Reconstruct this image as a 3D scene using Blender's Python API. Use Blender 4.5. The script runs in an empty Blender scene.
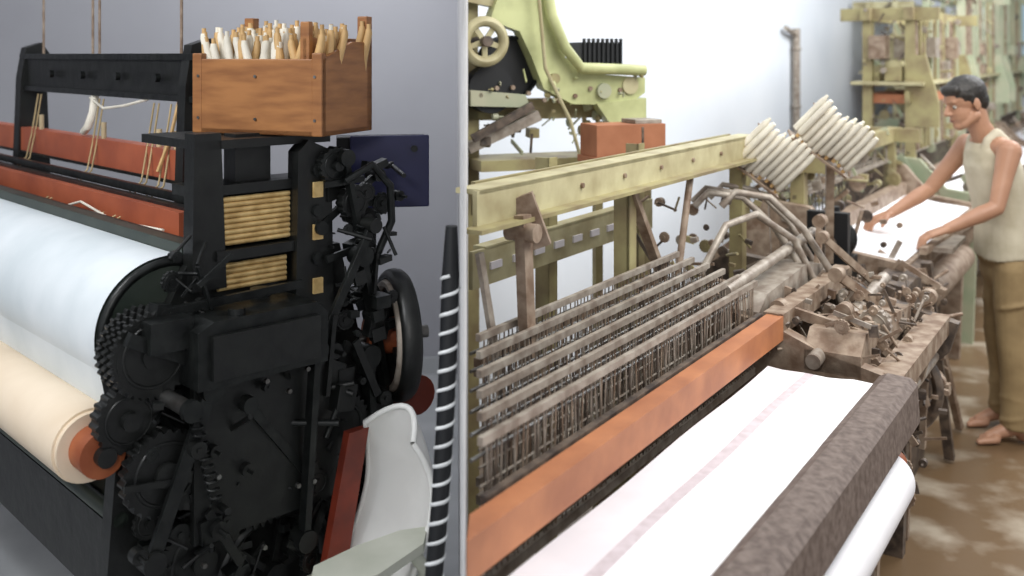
import bpy, math, random
from mathutils import Vector, Matrix
random.seed(7)
S=bpy.context.scene
try:
    S.view_settings.view_transform='Standard'
except Exception: pass

# ---------------------------------------------------------------- materials
def mat(name,c,rough=.6,metal=0.,c2=None,scale=12.,amt=.5,bump=.0,stretch=(1,1,1),detail=6,lo=.35,hi=.65):
    m=bpy.data.materials.new(name); m.use_nodes=True
    nt=m.node_tree; p=nt.nodes['Principled BSDF']
    p.inputs['Roughness'].default_value=rough; p.inputs['Metallic'].default_value=metal
    if c2 is None: c2=tuple(x*.72 for x in c)
    tc=nt.nodes.new('ShaderNodeTexCoord'); mp=nt.nodes.new('ShaderNodeMapping'); mp.inputs['Scale'].default_value=stretch
    n=nt.nodes.new('ShaderNodeTexNoise'); n.inputs['Scale'].default_value=scale; n.inputs['Detail'].default_value=detail
    r=nt.nodes.new('ShaderNodeValToRGB'); r.color_ramp.elements[0].position=lo; r.color_ramp.elements[1].position=hi
    r.color_ramp.elements[0].color=(*c,1); r.color_ramp.elements[1].color=(*c2,1)
    nt.links.new(tc.outputs['Object'],mp.inputs[0]); nt.links.new(mp.outputs[0],n.inputs['Vector'])
    nt.links.new(n.outputs[0],r.inputs[0]); nt.links.new(r.outputs[0],p.inputs['Base Color'])
    if bump:
        b=nt.nodes.new('ShaderNodeBump'); b.inputs['Strength'].default_value=bump; b.inputs['Distance'].default_value=.01
        nt.links.new(n.outputs[0],b.inputs['Height']); nt.links.new(b.outputs[0],p.inputs['Normal'])
    return m
BLK=mat('black_iron',(.003,.0035,.0035),.42,.0,(.009,.010,.009),18,bump=.25)
BLK2=mat('oily_iron',(.005,.006,.006),.33,.3,(.017,.019,.018),25,bump=.2)
STEEL=mat('steel',(.30,.30,.29),.3,.9,(.13,.12,.11),20)
GOLD=mat('brass_bars',(.82,.60,.27),.35,.25,(.55,.36,.14),30)
BONE=mat('bone_label',(.62,.5,.3),.5)
ORG=mat('orange_painted_beam',(.46,.12,.055),.45,0,(.33,.08,.04),6)
CLW=mat('white_cloth',(.74,.79,.82),.75,0,(.62,.68,.71),4)
CLC=mat('cream_cloth_roll',(.84,.71,.55),.7,0,(.74,.60,.44),4)
CORE=mat('wooden_core',(.38,.11,.04),.55,0,(.25,.06,.02),12)
DGRN=mat('dark_green_paint',(.025,.036,.029),.4,0,(.042,.053,.042),10)
BOXW=mat('varnished_wood',(.36,.155,.05),.45,0,(.23,.09,.028),7,stretch=(1,1,6))
PIRN=mat('white_yarn',(.86,.81,.69),.7)
PTIP=mat('wood_pirn',(.66,.42,.18),.5)
NAVY=mat('navy_paint',(.010,.012,.065),.4,0,(.016,.018,.085),8)
RED=mat('red_oxide_paint',(.24,.035,.015),.45,0,(.13,.02,.01),10)
STR=mat('string',(.50,.38,.20),.8)
WPLAS=mat('white_plastic',(.82,.82,.80),.35,0,(.72,.72,.70),6)
CPLAS=mat('cream_plastic',(.60,.61,.53),.45,0,(.46,.48,.40),5)
RUB=mat('black_rubber',(.006,.007,.009),.5)
WPL2=mat('white_wire',(.80,.82,.83),.4)
WALLL=mat('grey_wall_paint',(.37,.372,.395),.8,0,(.335,.335,.36),1.2,bump=.02)
FLRL=mat('grey_floor',(.42,.43,.44),.6,0,(.34,.35,.36),3,bump=.05)
WALLR=mat('whitewashed_wall',(.74,.77,.81),.85,0,(.66,.70,.75),.9,bump=.03)
FLRR=mat('stained_concrete_floor',(.15,.095,.05),.30,0,(.42,.36,.28),3.4,bump=.15,lo=.50,hi=.72)
PART=mat('seam_divider_board',(.66,.66,.67),.8)
OLV=mat('olive_paint',(.35,.31,.15),.5,0,(.22,.17,.09),9,bump=.15)
OLV2=mat('olive_pale',(.52,.48,.29),.5,0,(.34,.29,.16),9)
GRN=mat('machine_green',(.58,.61,.31),.4,0,(.38,.40,.19),7)
GRN2=mat('green_grey_paint',(.30,.35,.23),.5,0,(.42,.41,.29),5)
RUST=mat('rusty_iron',(.18,.115,.075),.55,.1,(.36,.28,.21),22,bump=.4)
RUSTD=mat('dark_grimy_iron',(.05,.038,.032),.5,.2,(.16,.12,.09),26,bump=.4)
GRIM=mat('greasy_grey_metal',(.40,.355,.30),.45,.2,(.22,.175,.14),24,bump=.3)
ORB=mat('worn_orange_wood',(.48,.19,.08),.5,0,(.32,.115,.05),7,bump=.1)
BRB=mat('brown_breast_beam',(.085,.058,.047),.6,0,(.17,.13,.11),55,bump=.15)
CLR=mat('woven_cloth',(.88,.87,.89),.8,0,(.80,.79,.82),6)
PALE=mat('pale_cloth',(.80,.76,.79),.8,0,(.73,.69,.72),8)
WARP=mat('warp_threads',(.60,.53,.56),.8,0,(.50,.43,.45),40)
BRICK=mat('terracotta_box',(.42,.17,.085),.7,0,(.30,.11,.05),8)
SKIN=mat('skin',(.44,.24,.15),.5,0,(.36,.185,.11),7)
HAIR=mat('black_hair',(.010,.008,.007),.5,0,(.03,.025,.02),60,bump=.5)
VEST=mat('beige_vest',(.56,.51,.39),.85,0,(.44,.39,.28),9,bump=.3)
TROU=mat('khaki_trousers',(.33,.235,.115),.85,0,(.22,.15,.07),6,bump=.4)
EYEW=mat('eye_white',(.5,.46,.4),.3)
EYEB=mat('eye_dark',(.01,.008,.006),.3)
LIP=mat('lips',(.30,.13,.10),.5)
WIN=mat('window_glass',(.50,.68,.78),.15,0,(.60,.76,.84),2)

# ---------------------------------------------------------------- mesh builder
def frame(d):
    d=Vector(d).normalized()
    up=Vector((0,0,1)) if abs(d.z)<.95 else Vector((1,0,0))
    x=d.cross(up).normalized(); y=d.cross(x).normalized()
    return d,x,y
class B:
    def __init__(s,name,M=None,bevel=0.):
        s.name=name; s.M=M or Matrix.Identity(4); s.V=[];s.F=[];s.MI=[];s.SM=[];s.mats=[];s.bevel=bevel
    def mi(s,m):
        if m not in s.mats: s.mats.append(m)
        return s.mats.index(m)
    def add(s,vs,fs,m,sm=False):
        o=len(s.V); s.V+= [Vector(v) for v in vs]; i=s.mi(m)
        for f in fs: s.F.append([a+o for a in f]); s.MI.append(i); s.SM.append(sm)
    def box(s,c,size,m,rot=(0,0,0)):
        from mathutils import Euler
        R=Euler(rot).to_matrix(); c=Vector(c); h=[a/2 for a in size]
        vs=[c+R@Vector((x*h[0],y*h[1],z*h[2])) for x in(-1,1) for y in(-1,1) for z in(-1,1)]
        s.add(vs,[(0,1,3,2),(4,6,7,5),(0,4,5,1),(2,3,7,6),(0,2,6,4),(1,5,7,3)],m)
    def bb(s,x0,x1,y0,y1,z0,z1,m):
        s.box(((x0+x1)/2,(y0+y1)/2,(z0+z1)/2),(abs(x1-x0),abs(y1-y0),abs(z1-z0)),m)
    def bar(s,p,q,w,h,m):
        p=Vector(p);q=Vector(q);d,x,y=frame(q-p)
        vs=[e+x*a*w/2+y*b*h/2 for e in(p,q) for a,b in((-1,-1),(1,-1),(1,1),(-1,1))]
        s.add(vs,[(3,2,1,0),(4,5,6,7)]+[(i,(i+1)%4,(i+1)%4+4,i+4) for i in range(4)],m)
    def tube(s,pts,r,m,n=10,cap=True):
        pts=[Vector(p) for p in pts]; rs=r if isinstance(r,(list,tuple)) else [r]*len(pts)
        vs=[];fs=[]; px=None
        for i,p in enumerate(pts):
            d=(pts[min(i+1,len(pts)-1)]-pts[max(i-1,0)])
            if d.length<1e-9: d=Vector((0,0,1))
            d.normalize()
            if px is None: _,x,y=frame(d)
            else:
                x=(px-d*px.dot(d)); x=x.normalized() if x.length>1e-6 else frame(d)[1]; y=d.cross(x)
            px=x
            for k in range(n):
                a=2*math.pi*k/n; vs.append(p+(x*math.cos(a)+y*math.sin(a))*rs[i])
        for i in range(len(pts)-1):
            for k in range(n):
                fs.append((i*n+k,i*n+(k+1)%n,(i+1)*n+(k+1)%n,(i+1)*n+k))
        s.add(vs,fs,m,True)
        if cap:
            L=(len(pts)-1)*n
            s.add(vs[:n],[tuple(reversed(range(n)))],m); s.add(vs[L:],[tuple(range(n))],m)
    def cyl(s,p,q,r,m,r2=None,n=18): s.tube([p,q],[r,r if r2 is None else r2],m,n)
    def torus(s,c,ax,R,r,m,n=32,k=8,sc=1.):
        c=Vector(c);d,x,y=frame(ax);vs=[];fs=[]
        for i in range(n):
            a=2*math.pi*i/n; e=x*math.cos(a)+y*math.sin(a)
            for j in range(k):
                b=2*math.pi*j/k; vs.append(c+e*(R+r*math.cos(b))+d*r*math.sin(b)*sc)
        for i in range(n):
            for j in range(k):
                fs.append((i*k+j,((i+1)%n)*k+j,((i+1)%n)*k+(j+1)%k,i*k+(j+1)%k))
        s.add(vs,fs,m,True)
    def gear(s,c,ax,R,th,m,teeth=24,hub=None):
        c=Vector(c);d,x,y=frame(ax);prof=[]
        for i in range(teeth*4):
            a=2*math.pi*i/(teeth*4); rr=R if i%4 in(0,1) else R*.92
            prof.append((x*math.cos(a)+y*math.sin(a))*rr)
        n=len(prof); vs=[c-d*th/2+p for p in prof]+[c+d*th/2+p for p in prof]
        s.add(vs,[tuple(reversed(range(n))),tuple(range(n,2*n))]+[(i,(i+1)%n,(i+1)%n+n,i+n) for i in range(n)],m)
        s.cyl(c-d*th,c+d*th,R*.28,hub or m); s.torus(c+d*th*.5,ax,R*.7,R*.05,m,24,6); s.torus(c-d*th*.5,ax,R*.7,R*.05,m,24,6)
    def wheel(s,c,ax,R,r,m,spokes=5,hub=None,th=.03):
        c=Vector(c);d,x,y=frame(ax)
        s.torus(c,ax,R,r,m,40,8,1.3)
        s.cyl(c-d*th,c+d*th,R*.2,hub or m)
        for i in range(spokes):
            a=2*math.pi*i/spokes+.3; e=x*math.cos(a)+y*math.sin(a); s.bar(c+e*R*.15,c+e*R*.97,R*.1,r,m)
    def prism(s,poly,lo,hi,m,axis=0):
        n=len(poly)
        def P(t,p):
            v=[p[0],p[1]]; v.insert(axis,t); return Vector(v)
        vs=[P(lo,p) for p in poly]+[P(hi,p) for p in poly]
        s.add(vs,[tuple(reversed(range(n))),tuple(range(n,2*n))]+[(i,(i+1)%n,(i+1)%n+n,i+n) for i in range(n)],m)
    def ball(s,c,r,m,sc=(1,1,1),n=14):
        vs=[];fs=[];c=Vector(c);K=n//2
        for i in range(K+1):
            t=math.pi*i/K
            for k in range(n):
                a=2*math.pi*k/n; vs.append(c+Vector((math.sin(t)*math.cos(a)*sc[0],math.sin(t)*math.sin(a)*sc[1],math.cos(t)*sc[2]))*r)
        for i in range(K):
            for k in range(n): fs.append((i*n+k,i*n+(k+1)%n,(i+1)*n+(k+1)%n,(i+1)*n+k))
        s.add(vs,fs,m,True)
    def grid(s,rows,m,th=0.,sm=True):
        R=len(rows);C=len(rows[0]);vs=[Vector(p) for r in rows for p in r]
        fs=[(i*C+j,i*C+j+1,(i+1)*C+j+1,(i+1)*C+j) for i in range(R-1) for j in range(C-1)]
        s.add(vs,fs,m,sm)
    def helix(s,pts,R,r,turns,m,n=10):
        pts=[Vector(p) for p in pts];out=[];N=turns*n;L=len(pts)-1
        for i in range(N+1):
            t=i/N*L;k=min(int(t),L-1);f=t-k;p=pts[k].lerp(pts[k+1],f);d,x,y=frame(pts[k+1]-pts[k]);a=2*math.pi*i/n
            out.append(p+(x*math.cos(a)+y*math.sin(a))*R)
        s.tube(out,r,m,5)
    def clutter(s,rx,ry,rz,n,mats,sz=(.02,.08)):
        for i in range(n):
            c=Vector((random.uniform(*rx),random.uniform(*ry),random.uniform(*rz)));m=random.choice(mats);k=random.random();a=random.uniform(*sz)
            if k<.25: s.box(c,(a*random.uniform(.4,1),a,a*random.uniform(.3,1.2)),m,(random.uniform(-.4,.4),0,random.uniform(-.3,.3)))
            elif k<.5:
                d=Vector((random.uniform(-1,1),random.uniform(-1,1),random.uniform(-1,1))).normalized(); s.cyl(c-d*a*1.2,c+d*a*1.2,a*.14,m,n=8)
            elif k<.72: s.cyl(c,c+Vector((random.choice((-1,1))*a*.6,0,0)),a*.4,m,n=12); s.cyl(c-Vector((a*.7,0,0)),c+Vector((a*.7,0,0)),a*.12,m,n=8)
            elif k<.86: s.gear(c,(1,random.uniform(-.2,.2),0),a*.7,a*.25,m,14)
            else:
                d=Vector((0,random.uniform(-1,1),random.uniform(-1,1))).normalized(); s.bar(c-d*a*1.6,c+d*a*1.6,a*.2,a*.4,m)
    def done(s,smooth=False,parent=None,world=False):
        me=bpy.data.meshes.new(s.name)
        org=s.M.translation.copy()
        vs=[(s.M@v)-org for v in s.V]
        me.from_pydata(vs,[],s.F)
        for m in s.mats: me.materials.append(m)
        me.polygons.foreach_set('material_index',s.MI); me.polygons.foreach_set('use_smooth',s.SM)
        me.validate(); me.update()
        import bmesh
        bm=bmesh.new(); bm.from_mesh(me); bmesh.ops.recalc_face_normals(bm,faces=bm.faces); bm.to_mesh(me); bm.free()
        o=bpy.data.objects.new(s.name,me); o.location=org; S.collection.objects.link(o)
        if s.bevel:
            b=o.modifiers.new('bevel','BEVEL'); b.width=s.bevel; b.segments=2; b.limit_method='ANGLE'; b.angle_limit=math.radians(50)
        if parent: o.parent=parent
        return o
def basis(o,x,y):
    return Matrix(((x[0],y[0],0,o[0]),(x[1],y[1],0,o[1]),(0,0,1,o[2]),(0,0,0,1)))
ML=basis((-.90,2.30,0),(-.694,.720),(.720,.694))   # left loom: (across, front->back, up)
MR=basis((-.066,1.58,0),(.538,.843),(-.843,.538))   # right looms: (across, front->back, up)

# ---------------------------------------------------------------- shells
b=B('floor');b.prism([(-7,-1),(-.0,-1),(-.06,1.4),(-.262,5.6),(-7,5.6)],-.1,0,FLRL,2);b.done()
b=B('floor_workshop');b.prism([(.0,-1),(9,-1),(16,14),(-.75,15.5),(-.265,5.6),(-.06,1.4)],-.1,.0,FLRR,2);b.done()
b=B('wall_back');b.bb(-7,-.30,5.5,5.62,0,3.2,WALLL);b.done()
b=B('wall_left');b.bb(-6.6,-6.5,-1,5.5,0,3.2,WALLL);b.done()
b=B('seam_divider')  # added divider standing for the seam between left and right scenes
b.prism([(-.0700-.002,1.45),(-.0700+.002,1.45),(-.264+.025,5.5),(-.264-.035,5.5)],0,3.2,PART,2);b.done()
b=B('wall_right',MR);b.prism([(2.50,1.75),(12.6,1.75),(12.6,1.87),(2.68,1.87)],0,3.6,WALLR,2)
b.done()
b=B('wall_far',MR);b.bb(12.6,12.72,-5,1.8,0,3.6,WALLR);b.done()
b=B('baseboard_back');b.bb(-6.5,-.31,5.485,5.5,0,.09,FLRL);b.done()
for i,w in enumerate((.1,-1.3)):
    b=B('window_%d'%(i+1),MR,.004)
    b.bb(12.56,12.6,w-.5,w+.5,1.3,2.5,WIN)
    for k in range(4): b.bb(12.52,12.59,w-.52+k*.34,w-.48+k*.34,1.26,2.54,GRN2)
    for z in (1.28,1.9,2.52): b.bb(12.52,12.59,w-.52,w+.52,z-.02,z+.02,GRN2)
    b.done()
b=B('wall_conduit_pipe',MR)
b.tube([(7.4,1.70,.1),(7.4,1.70,1.98)],.035,GRIM); b.tube([(7.4,1.70,1.92),(7.1,1.70,1.98)],.022,GRIM)
for z in(.6,1.3,1.8): b.torus((7.4,1.70,z),(0,0,1),.038,.009,GRIM)
b.done()

# ---------------------------------------------------------------- LEFT LOOM
b=B('power_loom',ML,.003)
b.prism([(-.02,0),(-.04,.45),(.0,.95),(.10,1.12),(.16,1.24),(.60,1.24),(.66,1.0),(.82,.86),(.84,0),(.74,0),(.70,.30),(.10,.30),(.08,0)],.0,.05,BLK)
b.prism([(-.02,0),(-.04,.45),(.0,.95),(.10,1.12),(.60,1.12),(.66,1.0),(.82,.86),(.84,0),(.74,0),(.70,.30),(.10,.30),(.08,0)],2.35,2.40,BLK)
b.bb(.05,2.35,.30,.38,.16,.26,BLK); b.bb(.05,2.35,.66,.74,.25,.37,BLK)
b.cyl((.0,.10,.62),(2.35,.10,.62),.06,DGRN); b.cyl((.0,.30,.50),(2.35,.30,.50),.035,BLK2)
b.cyl((.0,.0,.68),(2.35,.0,.68),.018,DGRN); b.bb(.05,2.35,-.01,.01,.46,.66,BLK)
b.prism([(.12,.36),(.68,.36),(.68,.9),(.12,.9)],.30,.32,BLK)
b.bb(.32,2.35,.30,.32,.45,.85,BLK)
rows=[]
for i in range(25):
    ang=math.radians(80+125*i/24); rows.append([(u,.13+.175*math.cos(ang),1.09+.175*math.sin(ang)) for u in (.04,.6,1.2,1.8,2.34)])
b.grid(rows,CLW)
b.cyl((.03,.13,1.09),(2.35,.13,1.09),.170,DGRN,n=40)
b.grid([[(u,.13+.175*math.cos(math.radians(205))+k*.01,1.09+.175*math.sin(math.radians(205))-k*.05) for u in(.05,1.2,2.3)] for k in range(3)],CLW)
b.torus((.035,.13,1.09),(1,0,0),.160,.012,BLK2,40,8)
b.bar((.03,.18,1.275),(2.35,.18,1.275),.035,.03,DGRN); b.cyl((.03,.22,1.27),(2.35,.22,1.27),.014,BLK2)
b.cyl((.03,-.06,.86),(2.3,-.06,.86),.084,CLC,n=40); b.cyl((.015,-.06,.86),(.03,-.06,.86),.078,CLC,n=40)
b.cyl((-.05,-.06,.86),(.05,-.06,.86),.052,CORE,n=28); b.cyl((-.075,-.06,.86),(-.05,-.06,.86),.022,BLK)
b.bb(.25,2.33,.26,.31,1.234,1.33,ORG); b.bb(.25,2.33,.285,.315,1.33,1.338,BLK2)
b.bb(.45,2.33,.40,.45,1.375,1.465,ORG); b.bb(.45,2.33,.395,.455,1.365,1.375,BLK2)
b.bb(.25,2.33,.34,.36,1.28,1.30,DGRN); b.bb(.30,2.33,.33,.345,1.335,1.36,BLK2)
for u in (.60,.72,1.15,1.75):
    pts=[(u,.42,1.60),(u+.01,.40,1.45),(u-.02,.37,1.36),(u+.02,.33,1.31),(u+.03,.25,1.27)]
    b.tube(pts,.0032,STR,6); b.tube([(p[0]+.035,p[1],p[2]) for p in pts],.0032,STR,6)
    b.cyl((u,.42,1.52),(u,.42,1.46),.009,BONE)
b.tube([(.42,.24,1.20),(.3,.25,1.235),(.2,.24,1.25)],.006,PIRN,6)
b.tube([(1.0,.24,1.27),(.85,.23,1.30),(.6,.23,1.27),(.3,.24,1.28)],.004,PIRN,6)
b.bb(.48,1.95,.42,.48,1.625,1.735,BLK); b.bb(.46,1.97,.41,.49,1.735,1.755,BLK2); b.bb(.46,1.97,.41,.49,1.61,1.628,BLK2)
b.prism([(.38,1.1),(.40,1.66),(.42,1.78),(.48,1.80),(.52,1.74),(.50,1.60),(.52,1.1)],.50,.55,BLK)
b.prism([(.38,1.1),(.40,1.66),(.42,1.78),(.48,1.80),(.52,1.74),(.50,1.60),(.52,1.1)],1.92,1.98,BLK)
for u in(.7,1.0,1.3,1.6): b.cyl((u,.41,1.68),(u,.395,1.68),.014,BLK2)
for u in (.62,1.25,1.31,1.80):
    b.cyl((u,.445,1.75),(u,.445,2.25),.005,RUST,n=8)
b.tube([(1.25,.43,1.62),(1.22,.41,1.55),(1.24,.40,1.50),(1.3,.41,1.48)],.014,PIRN,8); b.tube([(.60,.43,1.62),(.60,.40,1.5),(.62,.37,1.40)],.006,PTIP,6)
b.tube([(1.27,.42,1.60),(1.1,.40,1.57),(.95,.41,1.585),(.8,.42,1.61)],.005,PIRN,6)
# weft magazine tower
b.prism([(.16,1.18),(.165,1.56),(.235,1.56),(.25,1.18)],-.03,.02,BLK)
b.prism([(.43,.92),(.44,1.50),(.47,1.53),(.54,1.50),(.55,.92)],-.05,.0,BLK)
b.bb(-.02,.10,.17,.54,1.405,1.43,BLK)
b.bb(.05,.08,.2,.5,1.16,1.42,BLK)
for i in range(9): b.cyl((-.012,.235,1.285+i*.0135),(-.012,.435,1.285+i*.0135),.0066,GOLD,n=10)
for i in range(5): b.cyl((-.012,.235,1.175+i*.0135),(-.012,.425,1.175+i*.0135),.0066,GOLD,n=10)
b.bb(-.04,.0,.22,.44,1.247,1.272,BLK)
for z in(1.40,1.29,1.15): b.box((-.055,.495,z),(.008,.028,.04),GOLD)
for z in(1.45,1.345,1.22,1.09,.97): b.cyl((-.06,.495,z),(-.04,.495,z),.016,BLK2,n=10)
b.bb(0.02,.08,.30,.40,1.24,1.55,BLK); b.bb(-.03,.3,.18,.55,1.52,1.542,BLK)
b.bar((.04,.2,1.3),(.04,.2,1.53),.03,.03,BLK); b.bar((.04,.50,1.2),(.04,.52,1.53),.03,.03,BLK)
b.prism([(.09,1.0),(.09,1.13),(.13,1.15),(.40,1.15),(.43,1.12),(.43,1.0)],-.20,.0,BLK2)
b.bb(-.215,-.20,.12,.40,1.02,1.12,BLK); b.cyl((-.17,.2,1.15),(-.17,.2,1.165),.02,BLK2); b.cyl((-.05,.33,1.15),(-.05,.33,1.17),.025,BLK2)
b.bar((-.1,.05,1.165),(-.1,.42,1.175),.012,.02,BLK2)
for u in (-.10,-.065,-.03): b.gear((u,.03,1.075),(1,0,0),.100,.018,BLK,34)
b.cyl((-.11,.03,1.075),(-.0,.03,1.075),.085,BLK,n=28)
b.bb(-.16,-.11,.0,.10,1.09,1.16,BLK2); b.bar((-.13,-.04,1.13),(-.13,.12,1.05),.02,.03,BLK2)
b.gear((-.05,-.01,.93),(1,0,0),.075,.04,BLK,20); b.gear((-.09,.06,.80),(1,0,0),.10,.03,BLK,26)
b.cyl((-.10,.06,.975),(-.22,.06,.975),.018,STEEL); b.cyl((-.22,.06,.975),(-.24,.06,.975),.024,BLK2)
b.gear((-.06,.32,.74),(1,0,0),.155,.035,BLK,44,BLK); b.gear((-.09,.53,.78),(1,0,0),.095,.03,BLK,30); b.gear((-.05,.17,.55),(1,0,0),.11,.03,BLK,30)
b.gear((-.04,.55,.55),(1,0,0),.13,.03,BLK,36); b.wheel((-.05,.36,.45),(1,0,0),.15,.016,BLK,6)
for p,q,w in [((-.08,.56,1.48),(-.08,.66,1.05),.025),((-.05,.50,1.30),(-.03,.70,1.42),.02),((-.12,.44,.98),(-.12,.62,1.30),.022),((-.1,.60,1.22),(-.05,.72,.82),.03),
              ((-.14,.15,.98),(-.12,.02,.62),.03),((-.16,.42,1.02),(-.14,.40,.55),.03),((-.13,.25,.92),(-.11,.5,.60),.022),((-.1,.62,.95),(-.09,.66,.40),.035)]:
    b.bar(p,q,w*.6,w,BLK2); b.cyl((p[0]-.02,p[1],p[2]),(p[0]+.03,p[1],p[2]),w*.9,BLK2); b.cyl((q[0]-.02,q[1],q[2]),(q[0]+.03,q[1],q[2]),w*.9,BLK)
b.tube([(-.1,.55,1.42),(-.12,.62,1.46),(-.12,.68,1.40),(-.1,.70,1.30),(-.08,.66,1.20)],.011,BLK2,8)
b.gear((-.06,.54,1.46),(1,0,0),.05,.03,BLK2,16); b.gear((-.06,.60,1.36),(1,0,0),.045,.03,BLK,14)
b.helix([(-.1,.60,1.30),(-.1,.58,1.10)],.014,.003,12,BLK2); b.helix([(-.15,.10,.95),(-.15,.16,.72)],.013,.003,12,BLK2)
b.prism([(.12,.62),(.50,.62),(.54,.95),(.44,1.0),(.12,.98)],-.12,-.10,BLK)
b.clutter((-.13,-.02),(.53,.74),(.98,1.46),60,[BLK,BLK2,BLK2,BLK],(.018,.05))
b.clutter((-.15,-.03),(-.02,.66),(.45,1.02),130,[BLK,BLK,BLK2,BLK],(.02,.065))
b.clutter((-.12,-.02),(.05,.18),(1.12,1.30),16,[BLK,BLK2],(.015,.04))
for i in range(12):
    v=random.uniform(.0,.62);z=random.uniform(.5,1.0); b.cyl((-.165,v,z),(-.155,v,z),.006,STEEL,n=8)
ax=Vector((-.38,.925,0)); c=Vector((-.03,.77,.965))
b.torus(c,ax,.165,.018,BLK,44,10,1.6); b.torus(c-ax*.025,ax,.142,.012,GRIM,44,6)
b.cyl(c+ax*.005,c+ax*.015,.15,GRIM,n=40); b.cyl(c-ax*.09,c+ax*.06,.05,CORE); b.cyl(c-ax*.11,c+ax*.09,.018,STEEL)
for i in range(5):
    d,x,y=frame(ax); a=i*1.257; b.bar(c-ax*.01+(x*math.cos(a)+y*math.sin(a))*.03,c-ax*.01+(x*math.cos(a)+y*math.sin(a))*.15,.025,.015,BLK2)
b.cyl((-.09,.80,.80),(.0,.81,.80),.055,RED); b.bb(-.03,.02,.68,.80,.70,.95,BLK)
b.prism([(.50,.80),(.56,.80),(.40,.0),(.32,.0)],-.19,-.165,RED)
b.bar((-.10,.70,.78),(-.10,.60,.10),.03,.03,RED)
b.done()

b=B('electrical_control_box',basis((-.385,3.0,0),(.985,.17),(-.17,.985)),.004)
b.bb(-.10,.135,-.02,.0,1.295,1.51,NAVY); b.bb(-.14,.13,.0,.09,1.30,1.505,RUB)
b.cyl((.09,-.03,1.47),(.09,-.02,1.47),.01,BLK2);b.cyl((-.05,-.028,1.40),(-.05,-.02,1.40),.008,BLK2); b.bar((-.04,.07,1.31),(-.04,.07,.0),.04,.04,BLK)
b.bb(-.1,.02,.02,.12,0,.02,BLK)
b.done()

MB=basis((-.475,2.50,1.545),(-.928,.373),(.373,.928)) # x -> left, y -> back
b=B('wooden_bobbin_crate',MB,.003)
W,D=.40,.25
b.bb(0,W,0,D,0,.015,BOXW); b.bb(0,W,0,.014,.0,.195,BOXW); b.bb(0,W,D-.014,D,.0,.20,BOXW)
b.prism([(0,0),(D,0),(D,.24),(D*.6,.24),(0,.195)],-.0,.014,BOXW); b.prism([(0,0),(D,0),(D,.24),(D*.6,.24),(0,.195)],W-.014,W,BOXW)
for x in(0,W-.03): b.bb(x,x+.03,D-.03,D,0,.31,BOXW); b.bb(x+.0,x+.03,-.002,.02,.0,.21,BOXW)
b.bb(.05,.066,.01,D,0,.25,BOXW); b.bb(.045,.072,.01,.03,.18,.29,BOXW)
for x in(.02,.2,.38):
    for z in(.04,.15): b.cyl((x,-.004,z),(x,.002,z),.004,STEEL,n=8)
for i in range(14):
    for j in range(7):
        x=.028+i*.0265+random.uniform(-.005,.005); y=.030+j*.031
        tx=random.uniform(-.045,.045);h=random.uniform(.235,.268)+j*.004; M_= PIRN if x>.15 and random.random()<.8 else PTIP
        b.tube([(x,y,.03),(x+tx*.5,y,h*.7),(x+tx,y,h-.012),(x+tx,y,h)],[.012,.012,.010,.008],M_,8)
        b.cyl((x+tx,y,h),(x+tx,y,h+.014),.0065,PTIP if random.random()<.75 else PIRN,n=6)
b.done()

# moulded plastic chair with a writing tablet
b=B('plastic_chair',ML,.0)
def shell(rows,m,off):
    R=[[Vector(p) for p in r] for r in rows]; off=Vector(off)
    b.grid(R,m); b.grid([[p+off for p in r] for r in R],m)
    edge=R[0]+[r[-1] for r in R[1:]]+R[-1][::-1][1:]+[r[0] for r in R[::-1][1:]]
    b.tube([p+off*.5 for p in edge],.008,m,8,False)
rows=[]
for i in range(15):
    t=i/14; hw=.13*(1-.25*(max(0,.35-t)/.35)**2)
    rows.append([(-.285+hw*q, .60+.05*math.sin(math.pi*t)*.9-.06*t*t-.055*(q*q), .865-.40*t-.05*(q*q)*(1-t)**2) for q in [k/5-1 for k in range(11)]])
shell(rows,WPLAS,(0,.012,0))
shell([[(-.30+.15*q,.56-.28*t,.46+.02*q*q-.02*math.sin(math.pi*t)) for q in [k/4-1 for k in range(9)]] for t in [j/10 for j in range(11)]],CPLAS,(0,0,-.012))
for u,v in((-.18,.55),(-.42,.55),(-.20,.31),(-.42,.31)): b.tube([(u,v,.46),(u*1.04,v,.02),(u*1.04,v,.0)],[.022,.017,.017],WPLAS,10)
b.prism([(-.40,.58),(-.46,.52),(-.50,.36),(-.47,.26),(-.42,.24),(-.37,.28),(-.36,.40),(-.37,.52)],.590,.612,CPLAS,2)
b.tube([(-.42,.55,.46),(-.44,.54,.54),(-.43,.5,.60)],.016,CPLAS,10); b.tube([(-.42,.31,.46),(-.43,.30,.54),(-.43,.30,.60)],.016,CPLAS,10)
b.done()

b=B('coiled_cable')
P=[(-.124,2.05,1.40),(-.126,2.05,1.30),(-.130,2.04,1.15),(-.136,2.03,1.0),(-.145,2.02,.85),(-.157,2.0,.70),(-.185,2.0,.5),(-.22,2.02,.3),(-.28,2.06,.12),(-.34,2.1,.04)]
b.tube(P,[.012]+[.018]*9,RUB,16); b.helix(P[1:],.0175,.0042,32,WPL2,14)
b.done()

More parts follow.
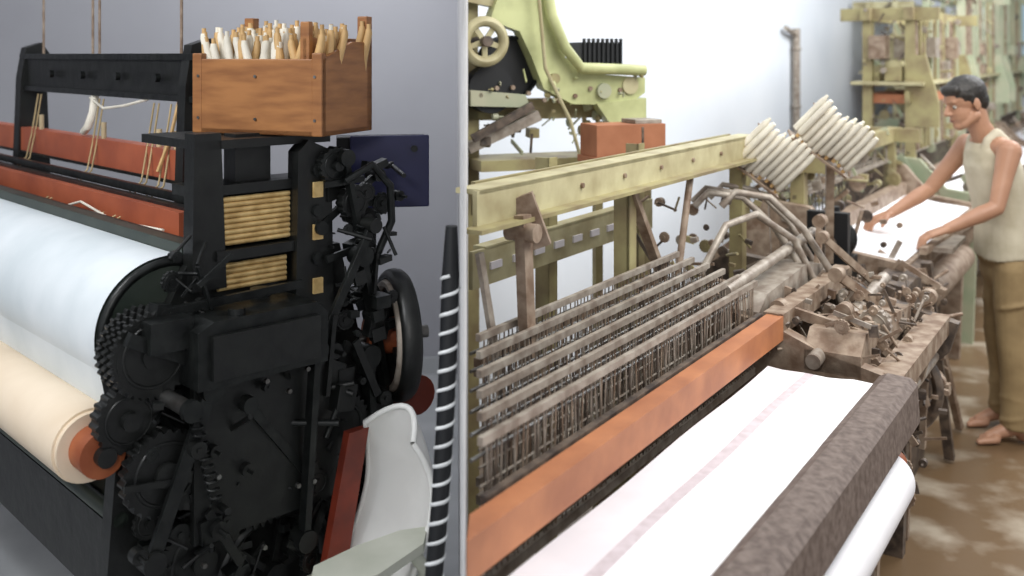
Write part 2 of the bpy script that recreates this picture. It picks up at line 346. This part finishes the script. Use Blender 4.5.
# ---------------------------------------------------------------- RIGHT FRONT LOOM
b=B('power_loom',MR,.002)
b.prism([(-.01,0),(1.60,0),(1.60,.05),(.07,.05)],.915,.985,ORB,2); b.bb(.13,1.58,.055,.07,.86,.99,RUSTD)
N=30
def cl(s,w): return .875+.0025*math.sin(s*9+w*20)+.002*math.sin(w*45)
b.grid([[(s,w,cl(s,w)) for w in (-.285,-.235,-.20,-.165,-.13)] for s in [i*1.46/N for i in range(N+1)]],CLR)
b.grid([[(s,w,cl(s,w)) for w in (-.13,-.122,-.112,-.105)] for s in [i*1.46/N for i in range(N+1)]],WARP)
b.grid([[(s,w,cl(s,w)) for w in (-.105,-.08,-.04,.0)] for s in [i*1.46/N for i in range(N+1)]],PALE)
b.bb(0,1.5,-.26,0,.80,.86,RUSTD)
b.prism([(-.285,.78),(-.283,.875),(-.305,.887),(-.365,.884),(-.382,.868),(-.388,.77)],.0,1.54,BRB)
b.cyl((0,-.335,.67),(1.36,-.335,.67),.075,CLR,n=36); b.cyl((1.36,-.335,.67),(1.50,-.335,.67),.028,CORE)
b.bb(0,1.5,-.25,-.2,.45,.62,RUSTD); b.cyl((0,-.15,.5),(1.6,-.15,.5),.05,RUSTD)
b.bb(.02,.08,-.24,.0,0,.8,RUSTD); b.bb(0,1.5,-.28,-.26,.3,.5,RUSTD)
for k,w in enumerate((.09,.14,.19,.24,.29,.34)):
    s0=.03+1.43*w; z=1.06+.012*k
    b.bb(s0,1.62,w-.006,w+.006,z,z+.016,GRIM); b.bb(s0,1.62,w-.006,w+.006,.80,.82,GRIM)
    b.cyl((s0,w+.02,z-.03),(1.62,w+.02,z-.03),.004,STEEL,n=8); b.cyl((s0,w,.95),(1.62,w,.95),.003,GRIM,n=6)
    n=int((1.6-s0)/.018)
    for i in range(n):
        s=s0+.02+i*.018+random.uniform(-.006,.006); b.tube([(s,w,z),(s+random.uniform(-.006,.006),w+random.uniform(-.006,.006),.95),(s,w,.81)],.0019,random.choice((RUSTD,GRIM,GRIM,RUST)),5,False)
for w,z in((.42,1.03),(.47,.98)): b.bar((.03+1.43*w,w,z),(1.7,w,z),.022,.022,RUST)
# olive overhead rails (angle section)
b.bb(.52,2.36,.345,.357,1.365,1.45,OLV2); b.bb(.53,2.36,.345,.41,1.44,1.452,OLV2); b.bb(.48,2.36,.305,.357,1.362,1.372,OLV)
b.bb(.65,2.36,.44,.452,1.37,1.45,OLV)
b.bb(.87,2.0,.60,.612,1.13,1.23,OLV2); b.bb(.93,2.0,.60,.64,1.225,1.235,OLV2)
for i in range(9): s=.95+i*.115; b.bb(s,s+.055,.594,.602,1.17,1.19,PALE)
for i in range(7): s=.75+i*.25; b.cyl((s,.338,1.41),(s,.346,1.41),.007,RUST,n=8)
for s,w in((1.35,.37),(2.3,.37),(1.9,.60),(1.32,.62)):
    b.bb(s-.025,s+.025,w-.004,w+.004,.0,1.44,OLV); b.bb(s-.025,s-.018,w-.004,w+.045,.0,1.44,OLV)
b.bar((1.35,.37,1.35),(1.60,.37,1.02),.03,.02,RUST)
b.bar((.67,.32,1.38),(.67,.30,.93),.026,.036,RUST); b.bar((.70,.34,1.42),(.72,.30,1.30),.03,.05,RUST); b.box((.68,.29,.96),(.05,.05,.09),RUST)
b.cyl((.67,.36,1.34),(.67,.28,1.34),.022,RUST)
b.bar((.58,.38,1.30),(.62,.34,.95),.012,.02,GRIM); b.cyl((.9,.33,.93),(.75,.2,.93),.01,PIRN)
# gearing end section
F=[(-.18,0),(-.20,.60),(-.33,.74),(-.36,.84),(-.10,.90),(.05,.96),(.45,1.00),(.60,.90),(.62,0),(.50,0),(.46,.42),(.0,.42),(-.04,0)]
b.prism(F,1.60,1.65,RUST); b.prism(F,2.36,2.41,RUSTD); b.prism([(p[0]*.9,p[1]*.96) for p in F],2.05,2.09,RUST)
b.bb(1.6,2.4,-.15,-.08,.2,.3,RUSTD); b.bb(1.6,2.4,.4,.48,.25,.35,RUSTD)
b.bb(1.6,2.4,-.17,-.14,.3,.80,RUSTD)
b.bb(1.62,2.4,-.33,-.25,.80,.86,RUST); b.bb(1.6,2.4,.0,.06,.93,.99,RUST)
b.prism([(1.62,.98),(1.7,1.02),(2.1,1.04),(2.35,1.0),(2.4,.93),(1.62,.90)],.08,.22,GRIM,1)
b.prism([(1.60,.90),(1.66,.95),(2.0,.93),(2.3,.90),(2.3,.84),(1.6,.84)],-.22,-.06,RUST,1)
b.cyl((1.55,-.1,.88),(2.45,-.1,.95),.022,GRIM); b.cyl((1.5,.14,1.06),(2.4,.14,1.10),.018,GRIM); b.cyl((1.6,-.28,.72),(2.5,-.28,.72),.02,GRIM)
b.gear((2.44,-.08,.72),(1,0,0),.15,.04,RUST,36); b.gear((2.45,.16,.66),(1,0,0),.13,.04,RUSTD,32); b.wheel((2.52,-.10,.55),(1,0,0),.17,.02,RUSTD,5)
b.gear((1.74,-.22,.80),(1,0,0),.07,.04,RUST,18); b.gear((1.86,-.20,.93),(1,0,0),.05,.03,GRIM,16)
for i,(ds,dw,r) in enumerate(((0,0,.012),(.10,.05,.010),(.05,-.08,.013),(.22,.03,.010))):
    b.tube([(2.0+ds,.44+dw,1.22),(2.03+ds,.40+dw,1.27),(2.1+ds,.30+dw,1.25),(2.16+ds,.20+dw,1.14),(2.2+ds,.12+dw,1.0),(2.22+ds,.08+dw,.86)],r,GRIM,10)
b.tube([(1.7,.3,1.05),(1.8,.25,1.2),(1.95,.2,1.22),(2.1,.12,1.12),(2.15,.05,.95)],.012,GRIM,10)
b.tube([(1.65,.36,1.0),(1.7,.34,1.3),(1.78,.36,1.38)],.012,RUST,8)
for p,q,w in [((1.7,-.15,1.0),(1.95,-.3,.75),.03),((2.0,-.05,1.04),(2.25,-.2,.85),.03),((2.2,.05,1.12),(2.45,-.1,.9),.025),((2.45,-.25,.90),(2.5,-.22,.35),.035),((2.35,.1,1.15),(2.3,.1,.95),.03),((1.72,.05,.98),(1.72,-.2,.93),.03),((2.5,-.18,.6),(2.52,-.16,.0),.03)]:
    b.bar(p,q,w*.6,w,RUST); b.cyl((p[0]-.02,p[1],p[2]),(p[0]+.02,p[1],p[2]),w*.8,RUST)
b.clutter((1.60,2.45),(-.28,.32),(.84,.99),260,[RUST,RUST,GRIM,RUSTD,RUST],(.015,.040))
b.clutter((1.60,2.6),(-.30,.0),(.40,.88),220,[RUST,RUSTD,RUSTD,RUST],(.02,.055))
b.clutter((1.7,2.4),(.30,.60),(.95,1.25),45,[RUST,OLV,GRIM,RUSTD],(.015,.04))
b.done()

def pirn_rack(name,M,n,L,m_frame):
    b=B(name,M)
    for i in range(n):
        y=(i-(n-1)/2)*.029; o=.014*math.sin(i*.9)
        b.tube([(-L/2+o,y,0),(-L/2+.01+o,y,0),(L/2-.02+o,y,0),(L/2+o,y,0)],[.009,.0135,.0125,.008],PIRN,10)
        b.cyl((-L/2-.015+o,y,0),(-L/2+o,y,0),.007,PTIP,n=8)
        b.tube([(-L/2+o,y+.01,-.03),(L/2-.03+o,y+.01,-.03),(L/2+o,y+.01,-.03)],[.0135,.0125,.005],PIRN,10)
    b.bb(-L/2-.02,-L/2-.012,-n*.015,n*.015,-.05,.02,m_frame); b.bb(L/2-.05,L/2-.045,-n*.015,n*.015,-.055,-.042,m_frame); b.bar((-L/2,0,-.05),(L/2-.04,0,-.05),.02,.012,m_frame)
    return b
def rackM(loc,tube_dir,row_dir):
    x=Vector(tube_dir).normalized(); y=Vector(row_dir); y=(y-x*y.dot(x)).normalized(); z=x.cross(y)
    if z.y>0: y=-y; z=-z
    M=Matrix((( x.x,y.x,z.x,loc[0]),(x.y,y.y,z.y,loc[1]),(x.z,y.z,z.z,loc[2]),(0,0,0,1)));return M
b=pirn_rack('weft_bobbin_rack',rackM((.965,3.66,1.375),(.55,-.25,.62),(.80,.25,-.62)),8,.19,RUST)
Minv=b.M.inverted(); b.bar(Minv@Vector((.965,3.74,1.35)),Minv@Vector((1.0,3.80,1.0)),.03,.02,RUST); b.done()
b=pirn_rack('weft_bobbin_rack',rackM((1.19,3.66,1.45),(.50,-.3,.62),(.85,.2,-.62)),9,.17,RUST)
Minv=b.M.inverted(); b.bar(Minv@Vector((1.19,3.74,1.42)),Minv@Vector((1.22,3.85,.95)),.03,.02,RUST); b.done()

b=B('loom_motor',MR,.003)
b.cyl((2.72,.17,1.0),(2.90,.17,1.0),.07,RUB,n=24); b.bb(2.70,2.74,.09,.25,.84,1.13,RUB); b.bb(2.72,2.90,.10,.24,.0,.94,BLK)
for i in range(7): b.torus((2.755+i*.02,.17,1.0),(1,0,0),.072,.004,BLK2,24,6)
b.cyl((2.66,.17,1.0),(2.72,.17,1.0),.04,RUSTD); b.cyl((2.8,.17,1.06),(2.8,.17,1.14),.025,RUB)
b.done()

# ---------------------------------------------------------------- green machine head behind the rails
b=B('jacquard_machine',basis((.03,3.85,0),(.93,.36),(-.36,.93)),.004)
b.prism([(-.10,1.99),(.06,2.02),(.14,1.90),(.17,1.74),(.26,1.68),(.52,1.66),(.52,1.60),(.44,1.55),(.20,1.56),(.08,1.62),(.03,1.74),(-.02,1.84),(-.14,1.88)],-.05,.02,GRN,1)
b.prism([(-.22,1.62),(.0,1.60),(.02,1.55),(-.22,1.56)],-.06,.02,GRN2,1)
b.prism([(-.22,2.2),(-.02,2.2),(.04,1.98),(-.10,1.93),(-.22,1.95)],-.02,.03,OLV2,1)
b.tube([(.06,-.08,2.1),(.10,-.08,1.90),(.15,-.09,1.78),(.22,-.09,1.70),(.50,-.08,1.69)],.022,GRN,12)
b.wheel((-.18,-.10,1.80),(0,1,0),.075,.02,OLV2,5); b.cyl((-.18,-.14,1.80),(-.18,.0,1.80),.02,RUSTD)
b.cyl((-.13,-.04,1.62),(-.13,.06,1.62),.09,RUB,n=30); b.cyl((-.04,.02,1.70),(-.04,.08,1.70),.12,RUB,n=30)
for i in range(6): b.torus((-.04,-.0+i*.012,1.70),(0,1,0),.12,.006,BLK2,30,6)
b.bb(.24,.42,-.04,.10,1.70,1.80,RUB)
for i in range(9): b.bb(.25+i*.02,.258+i*.02,-.05,-.035,1.70,1.815,RUB)
b.cyl((.45,-.06,1.63),(.45,.02,1.63),.035,OLV2); b.cyl((.33,-.07,1.61),(.33,-.05,1.61),.03,GRN2); b.cyl((.12,-.07,1.66),(.12,-.05,1.66),.02,OLV)
b.bar((-.22,-.02,1.40),(.06,-.04,1.52),.05,.04,GRIM); b.bar((-.22,-.08,1.44),(.02,-.08,1.56),.02,.03,RUSTD)
b.bb(-.22,.50,.03,.09,1.50,1.58,OLV); b.bb(-.2,.55,-.12,.12,1.32,1.36,OLV)
b.prism([(.30,1.56),(.52,1.58),(.52,1.50),(.47,1.46),(.36,1.48)],-.06,.0,GRN,1)
b.tube([(.03,-.10,2.05),(.06,-.11,1.7),(.16,-.12,1.5),(.22,-.12,1.3)],.007,OLV2,6)
for x in(-.2,.50): b.bb(x,x+.045,.03,.09,0,1.55,OLV)
b.bb(-.2,-.16,.03,.07,1.5,2.2,OLV); b.bb(.47,.52,.02,.06,1.34,1.62,GRN)
for i in range(10): b.cyl((-.18+i*.065,-.06,1.60+.03*math.sin(i)),(-.18+i*.065,-.045,1.60+.03*math.sin(i)),.009,RUST,n=8)
b.clutter((-.18,.45),(-.04,.05),(1.38,1.55),40,[GRN2,OLV,RUSTD,GRIM],(.02,.05))
b.clutter((-.15,.5),(-.07,-.03),(1.57,1.70),20,[GRN2,GRN,OLV],(.012,.03))
b.done()
b=B('terracotta_box',basis((.41,3.66,0),(.93,.36),(-.36,.93)),.004)
b.bb(-.14,.14,-.06,.08,1.385,1.50,BRICK); b.bb(-.15,.15,-.065,.085,1.36,1.385,BRICK); b.bb(.04,.05,-.062,-.058,1.40,1.49,RUSTD); b.bb(.02,.13,-.05,.06,1.50,1.515,GRIM)
for x in(-.1,.1): b.bb(x-.015,x+.015,.0,.03,0,1.36,OLV)
b.done()

# ---------------------------------------------------------------- further looms
def loom(s0,w0,L,body,top,seed,gan=2.15):
    random.seed(seed)
    b=B('power_loom',MR@Matrix.Translation((s0,w0,0)),.002)
    F=[(0,0),(-.02,.6),(-.1,.78),(-.08,.9),(.15,.93),(.3,1.1),(.5,1.12),(.62,.95),(.75,.85),(.78,0),(.66,0),(.6,.4),(.15,.4),(.12,0)]
    b.prism(F,0,.05,body); b.prism(F,L-.05,L,body)
    b.bb(0,L,-.08,.02,.80,.88,RUST); b.bb(0,L,.1,.16,.25,.35,RUSTD); b.bb(0,L,.55,.62,.3,.4,RUSTD)
    b.grid([[(s,w,z) for w,z in((-.06,.885),(.1,.90),(.28,.93))] for s in(.1,L/2,L-.1)],CLR)
    b.cyl((.08,-.02,.6),(L-.08,-.02,.6),.07,RUST); b.bb(.05,L-.05,.28,.34,.92,1.0,RUST)
    b.cyl((.06,.72,.7),(L-.06,.72,.7),.14,CLR,n=24)
    for w in(.38,.43,.48):
        b.bb(.06,L-.06,w-.01,w+.01,1.12,1.14,GRIM)
        for i in range(int(L/.06)): b.cyl((.08+i*.06,w,.88),(.08+i*.06,w,1.13),.003,RUSTD,n=5)
    for s in(.06,L-.12):
        b.bb(s,s+.06,.34,.40,.9,gan,top); b.bb(s,s+.06,.60,.66,.8,gan,top); b.bb(s,s+.05,.2,.8,gan-.08,gan,top)
        if gan>1.6: b.prism([(.2,1.3),(.34,1.3),(.34,1.75),(.28,1.75),(.2,1.45)],s,s+.04,top)
    b.bb(0,L,.34,.40,gan-.08,gan,top); b.bb(0,L,.60,.66,gan-.08,gan,top)
    if gan>1.6:
        b.bb(0,L,.36,.39,1.45,1.52,OLV); b.bb(.1,L*.6,.32,.66,1.44,1.50,BRICK); b.bb(0,L,.28,.72,1.56,1.58,OLV2)
        for i in range(22):
            s=random.uniform(.05,L-.3); b.box((s,random.uniform(.3,.65),random.choice((1.63,1.8))),(random.uniform(.06,.2),.1,random.uniform(.06,.18)),random.choice((GRN2,OLV2,RUST,GRIM,top)))
        for i in range(14): s=.1+i*(L-.2)/13; b.bar((s,.33,1.15),(s+random.uniform(-.06,.06),.34,gan-.05),.016,.03,random.choice((top,OLV,RUST,GRN2)))
    b.gear((-.04,.3,.7),(1,0,0),.15,.03,RUSTD,30); b.gear((-.04,.08,.68),(1,0,0),.10,.03,RUST,24)
    for i in range(7): s=.15+i*(L-.3)/6; b.cyl((s,.38,1.14),(s,.38,gan-.1),.006,GRIM,n=6)
    b.clutter((-.06,.3),(-.05,.6),(.5,1.1),70,[RUST,RUSTD,GRIM,body],(.02,.07))
    b.clutter((.0,L),(.3,.68),(1.0,gan),170,[top,OLV2,RUST,GRIM,GRN2,OLV,RUSTD],(.015,.06))
    return b
b=loom(2.98,.02,2.0,RUST,OLV,11,1.32)
b.bb(.42,.80,-.20,-.09,.885,.905,GRIM); b.bar((.3,-.10,.905),(1.2,-.16,.905),.03,.03,RUST)
b.bar((.1,-.15,.9),(.35,-.2,.02),.04,.03,RUSTD); b.bar((.3,-.1,.85),(.75,-.18,.02),.03,.03,RUST); b.wheel((-.12,.0,.5),(1,0,0),.2,.02,RUSTD,5)
b.prism([(-.1,.0),(-.16,.6),(-.14,.86),(-.02,.88),(-.02,.0)],-.25,.32,RUSTD)
b.clutter((-.35,.4),(-.20,.1),(.3,.88),170,[RUST,RUSTD,RUST,RUST],(.02,.055)); b.done()
loom(5.3,.0,1.8,GRN2,OLV,17,2.05).done()
loom(7.3,.0,1.9,RUST,GRN2,13,2.3).done()
loom(9.5,.0,2.0,RUST,GRN2,15,2.4).done()
loom(9.3,.90,2.0,GRN2,OLV2,14,2.3).done()
loom(9.4,-1.9,2.0,GRN2,GRN2,16,2.3).done()
random.seed(5)

# ---------------------------------------------------------------- OPERATOR
man=bpy.data.objects.new('loom_operator_man',None); man.location=(2.28,4.62,0); S.collection.objects.link(man)
class Blob(B):
    def cap(s,pts,rs,n=16):
        for i in range(len(pts)-1):
            p,q=Vector(pts[i]),Vector(pts[i+1]); s.tube([p,q],[rs[i],rs[i+1]],s.m,n)
        for p,r in zip(pts,rs): s.ball(p,r,s.m,n=n)
def blob(name,m,vox,smooth,fn):
    b=Blob(name); b.m=m; fn(b)
    b.V=[v-Vector(man.location) for v in b.V]
    o=b.done(); o.parent=man
    r=o.modifiers.new('remesh','REMESH'); r.mode='VOXEL'; r.voxel_size=vox; r.use_smooth_shade=True
    if smooth:
        k=o.modifiers.new('sm','SMOOTH'); k.factor=.5; k.iterations=smooth
    return o
hc=Vector((2.085,4.60,1.530)) ; fd=Vector((-.96,-.16,-.30)).normalized(); sd=Vector((.16,-.985,0)).normalized(); ud=fd.cross(sd).normalized()
if ud.z<0: ud=-ud
def H(f,s,u): return hc+fd*f+sd*s+ud*u
def eb(b,c,rx,ry,rz,n=20):
    o=len(b.V); b.ball((0,0,0),1,b.m,(rx,ry,rz),n)
    for i in range(o,len(b.V)): v=b.V[i]; b.V[i]=Vector(c)+fd*v.x+sd*v.y+ud*v.z
def skin(b):
    eb(b,H(-.005,0,.035),.095,.074,.083); eb(b,H(.028,0,-.03),.062,.056,.078); eb(b,H(.055,0,-.088),.032,.032,.026)
    b.cap([H(.086,0,.012),H(.106,0,-.022)],[.009,.013]); b.ball(H(.096,.012,-.026),.008,b.m); b.ball(H(.096,-.012,-.026),.008,b.m)
    b.cap([H(.074,-.036,.028),H(.082,0,.026),H(.074,.036,.028)],[.010,.010,.010])
    b.cap([H(.074,-.02,-.053),H(.084,0,-.053),H(.074,.02,-.053)],[.009,.010,.009]); b.cap([H(.070,-.018,-.065),H(.080,0,-.066),H(.070,.018,-.065)],[.008,.010,.008])
    for k in(-1,1):
        eb(b,H(-.008,k*.076,-.005),.019,.008,.031,12); b.cap([H(.0,k*.056,-.055),H(.05,k*.03,-.085)],[.022,.018])
    b.cap([H(-.03,0,-.03),(2.150,4.61,1.43),(2.19,4.62,1.36)],[.054,.050,.058])
    b.cap([(2.21,4.50,1.325),(2.20,4.62,1.35),(2.19,4.74,1.325)],[.052,.058,.052])
    for (sh,el,wr,hd,side) in [((2.210,4.445,1.32),(2.125,4.385,1.080),(1.915,4.40,.985),Vector((-.93,.10,-.34)),1),((2.18,4.79,1.32),(2.02,4.84,1.10),(1.80,4.76,.995),Vector((-.92,-.12,-.32)),-1)]:
        sh,el,wr=map(Vector,(sh,el,wr)); m1=sh.lerp(el,.4); f1=el.lerp(wr,.3)
        b.cap([sh,m1,el,f1,wr],[.054,.043,.034,.037,.024])
        hd=hd.normalized(); lat=Vector((0,0,1)).cross(hd).normalized(); nm=hd.cross(lat).normalized()
        if nm.z>0: nm=-nm
        for k in range(4):
            l=(k-1.5)*.019; b.cap([wr+hd*.01+lat*l*.6,wr+hd*.08+lat*l],[.016,.0122],10)
            ln=[.034,.041,.038,.029][k]; base=wr+hd*.08+lat*l; p1=base+(hd+nm*.25).normalized()*ln; p2=p1+(hd+nm*1.1).normalized()*ln*.65; p3=p2+(hd*.5+nm).normalized()*ln*.45
            b.cap([base,p1,p2,p3],[.0105,.009,.0082,.007],10)
        th=wr+hd*.03+lat*.026*(-side); t1=th+(hd*.7+lat*(-side)*.7+nm*.2).normalized()*.04; t2=t1+(hd*.9+lat*(-side)*.3+nm*.4).normalized()*.032
        b.cap([th,t1,t2],[.014,.011,.0085],10)
    for (x,y) in((2.285,4.52),(2.335,4.73)):
        b.cap([(x-.01,y,.40),(x,y,.20),(x+.005,y,.085)],[.05,.042,.034]); b.ball((x+.025,y,.040),.036,b.m)
        b.cap([(x,y,.070),(x-.07,y,.050),(x-.13,y,.028)],[.034,.030,.022])
        b.cap([(x-.11,y-.025,.024),(x-.11,y+.03,.024)],[.022,.018])
        for k in range(5):
            yy=y-.036+k*.0175; L=.190-.010*k*(1 if k>1 else .3); b.cap([(x-.12,yy,.022),(x-L+.018,yy,.018),(x-L,yy,.014)],[.013,.011,.009] if k else [.016,.014,.012],10)
blob('body_skin',SKIN,.0045,2,skin)
def vest(b):
    def ring(sec):
        n=28; vs=[];fs=[]
        for (x,y,z,rx,ry) in sec:
            for k in range(n):
                a=2*math.pi*k/n; vs.append((x+rx*math.cos(a),y+ry*math.sin(a),z+(.012*math.sin(3*a) if z<.85 else 0)))
        for i in range(len(sec)-1):
            for k in range(n): fs.append((i*n+k,i*n+(k+1)%n,(i+1)*n+(k+1)%n,(i+1)*n+k))
        b.add(vs,fs,b.m,True); b.add(vs[:n],[tuple(reversed(range(n)))],b.m); b.add(vs[-n:],[tuple(range(n))],b.m)
    ring([(2.275,4.62,.82,.122,.160),(2.27,4.62,.90,.119,.156),(2.265,4.62,.98,.112,.150),(2.25,4.62,1.07,.112,.152),(2.235,4.62,1.16,.118,.160),(2.220,4.62,1.24,.118,.160),(2.21,4.62,1.31,.100,.148),(2.205,4.62,1.345,.075,.125)])
    for k in(-1,1): b.cap([(2.145,4.62+k*.075,1.28),(2.165,4.62+k*.080,1.36),(2.20,4.62+k*.082,1.395),(2.25,4.62+k*.078,1.34)],[.026,.025,.024,.03])
vo=blob('vest',VEST,.007,3,vest)
def trs(b):
    b.ball((2.272,4.62,.83),1,b.m,(.112,.152,.08),24); b.ball((2.285,4.62,.76),1,b.m,(.108,.148,.10),24)
    for x,y,s in((2.275,4.54,-1),(2.305,4.70,1)):
        kx=x-.002; ax=2.285 if s<0 else 2.335; ay=4.52 if s<0 else 4.73
        b.cap([(x,y,.78),(x-.002,y,.62),(kx,(y+ay)/2,.46)],[.088,.080,.073]); b.tube([(kx,(y+ay)/2,.46),(ax,ay,.28),(ax+.005,ay,.16),(ax+.006,ay,.065)],[.073,.073,.075,.080],b.m,20)
        for q,z,r in((1,.19,.070),(-1,.12,.073),(1,.45,.068),(-1,.62,.076)): b.torus((ax if z<.4 else x-.002,ay if z<.4 else (y+ay)/2,z),(.25*q,.15,1),r,.008,b.m)
blob('trousers',TROU,.008,3,trs)
def hair(b):
    eb(b,H(-.014,0,.046),.099,.080,.082); eb(b,H(-.055,0,.005),.054,.068,.070); b.cap([H(.055,-.04,.078),H(.076,0,.080),H(.055,.04,.078)],[.022,.024,.022])
    for k in(-1,1): b.cap([H(-.0,k*.068,.035),H(.004,k*.071,.008)],[.014,.008])
    for i in range(22):
        a=i*.9; r_=random.uniform(.3,1); b.ball(H(-.01+.065*math.cos(a)*r_,.05*math.sin(a)*r_,.122-.03*r_),.016,b.m)
blob('hair',HAIR,.005,1,hair)
b=B('face_details')
for k in(-1,1):
    b.ball(H(.074,k*.030,.004),.009,EYEW); b.ball(H(.0795,k*.031,.003),.0052,EYEB)
    b.tube([H(.083,k*.014,.028),H(.083,k*.03,.031),H(.073,k*.042,.027)],[.002,.0028,.0015],HAIR,6)
b.tube([H(.088,-.018,-.059),H(.093,0,-.0595),H(.088,.018,-.059)],[.003,.0045,.003],LIP,8)
b.V=[v-Vector(man.location) for v in b.V]; o=b.done(); o.parent=man

# ---------------------------------------------------------------- camera and light
cd=bpy.data.cameras.new('camera'); cd.lens=35.156; cd.sensor_width=36; cd.shift_y=-.2275; cd.clip_start=.05
cd.dof.use_dof=True; cd.dof.focus_distance=2.7; cd.dof.aperture_fstop=2.2
cam=bpy.data.objects.new('camera',cd); cam.location=(0,0,1.75); cam.rotation_euler=(math.radians(90),0,0); S.collection.objects.link(cam); S.camera=cam
w=bpy.data.worlds.new('world'); S.world=w; w.use_nodes=True
bg=w.node_tree.nodes['Background']; bg.inputs[0].default_value=(.91,.94,1,1); bg.inputs[1].default_value=.62
def area(name,loc,tgt,size,e,col=(1,1,1)):
    l=bpy.data.lights.new(name,'AREA'); l.size=size; l.energy=e; l.color=col
    o=bpy.data.objects.new(name,l); o.location=loc; o.rotation_euler=(Vector(tgt)-Vector(loc)).to_track_quat('-Z','Y').to_euler(); S.collection.objects.link(o)
area('added_fill_left',(-1.9,1.2,3.1),(-1.3,3.2,1),.9,46,(.98,.99,1))  # added overhead fill for the left loom, no fixture modelled
area('added_wall_fill_left',(-1.0,4.2,3.0),(-.7,5.5,1.2),.6,22,(.93,.95,1))  # added light to brighten the grey back wall, not a fixture
area('camera_flash',(-.35,-.15,2.1),(-.9,2.5,1.0),.25,12,(1,.97,.92))
area('added_fill_workshop',(1.9,2.2,3.4),(1.6,3.6,.8),2.0,112,(1,.98,.94))  # added soft overhead light for the right loom, no ceiling lamp exists
area('added_fill_far',(4.2,6.0,3.6),(3.4,7.2,1),2.5,220,(.97,.985,1))  # added overhead fill for the distant looms, source is invented
area('added_wall_fill_workshop',(1.2,4.6,3.2),(.3,5.6,1.2),.8,18,(.95,.98,1))  # added light that lifts the whitewashed wall, no lamp hangs there
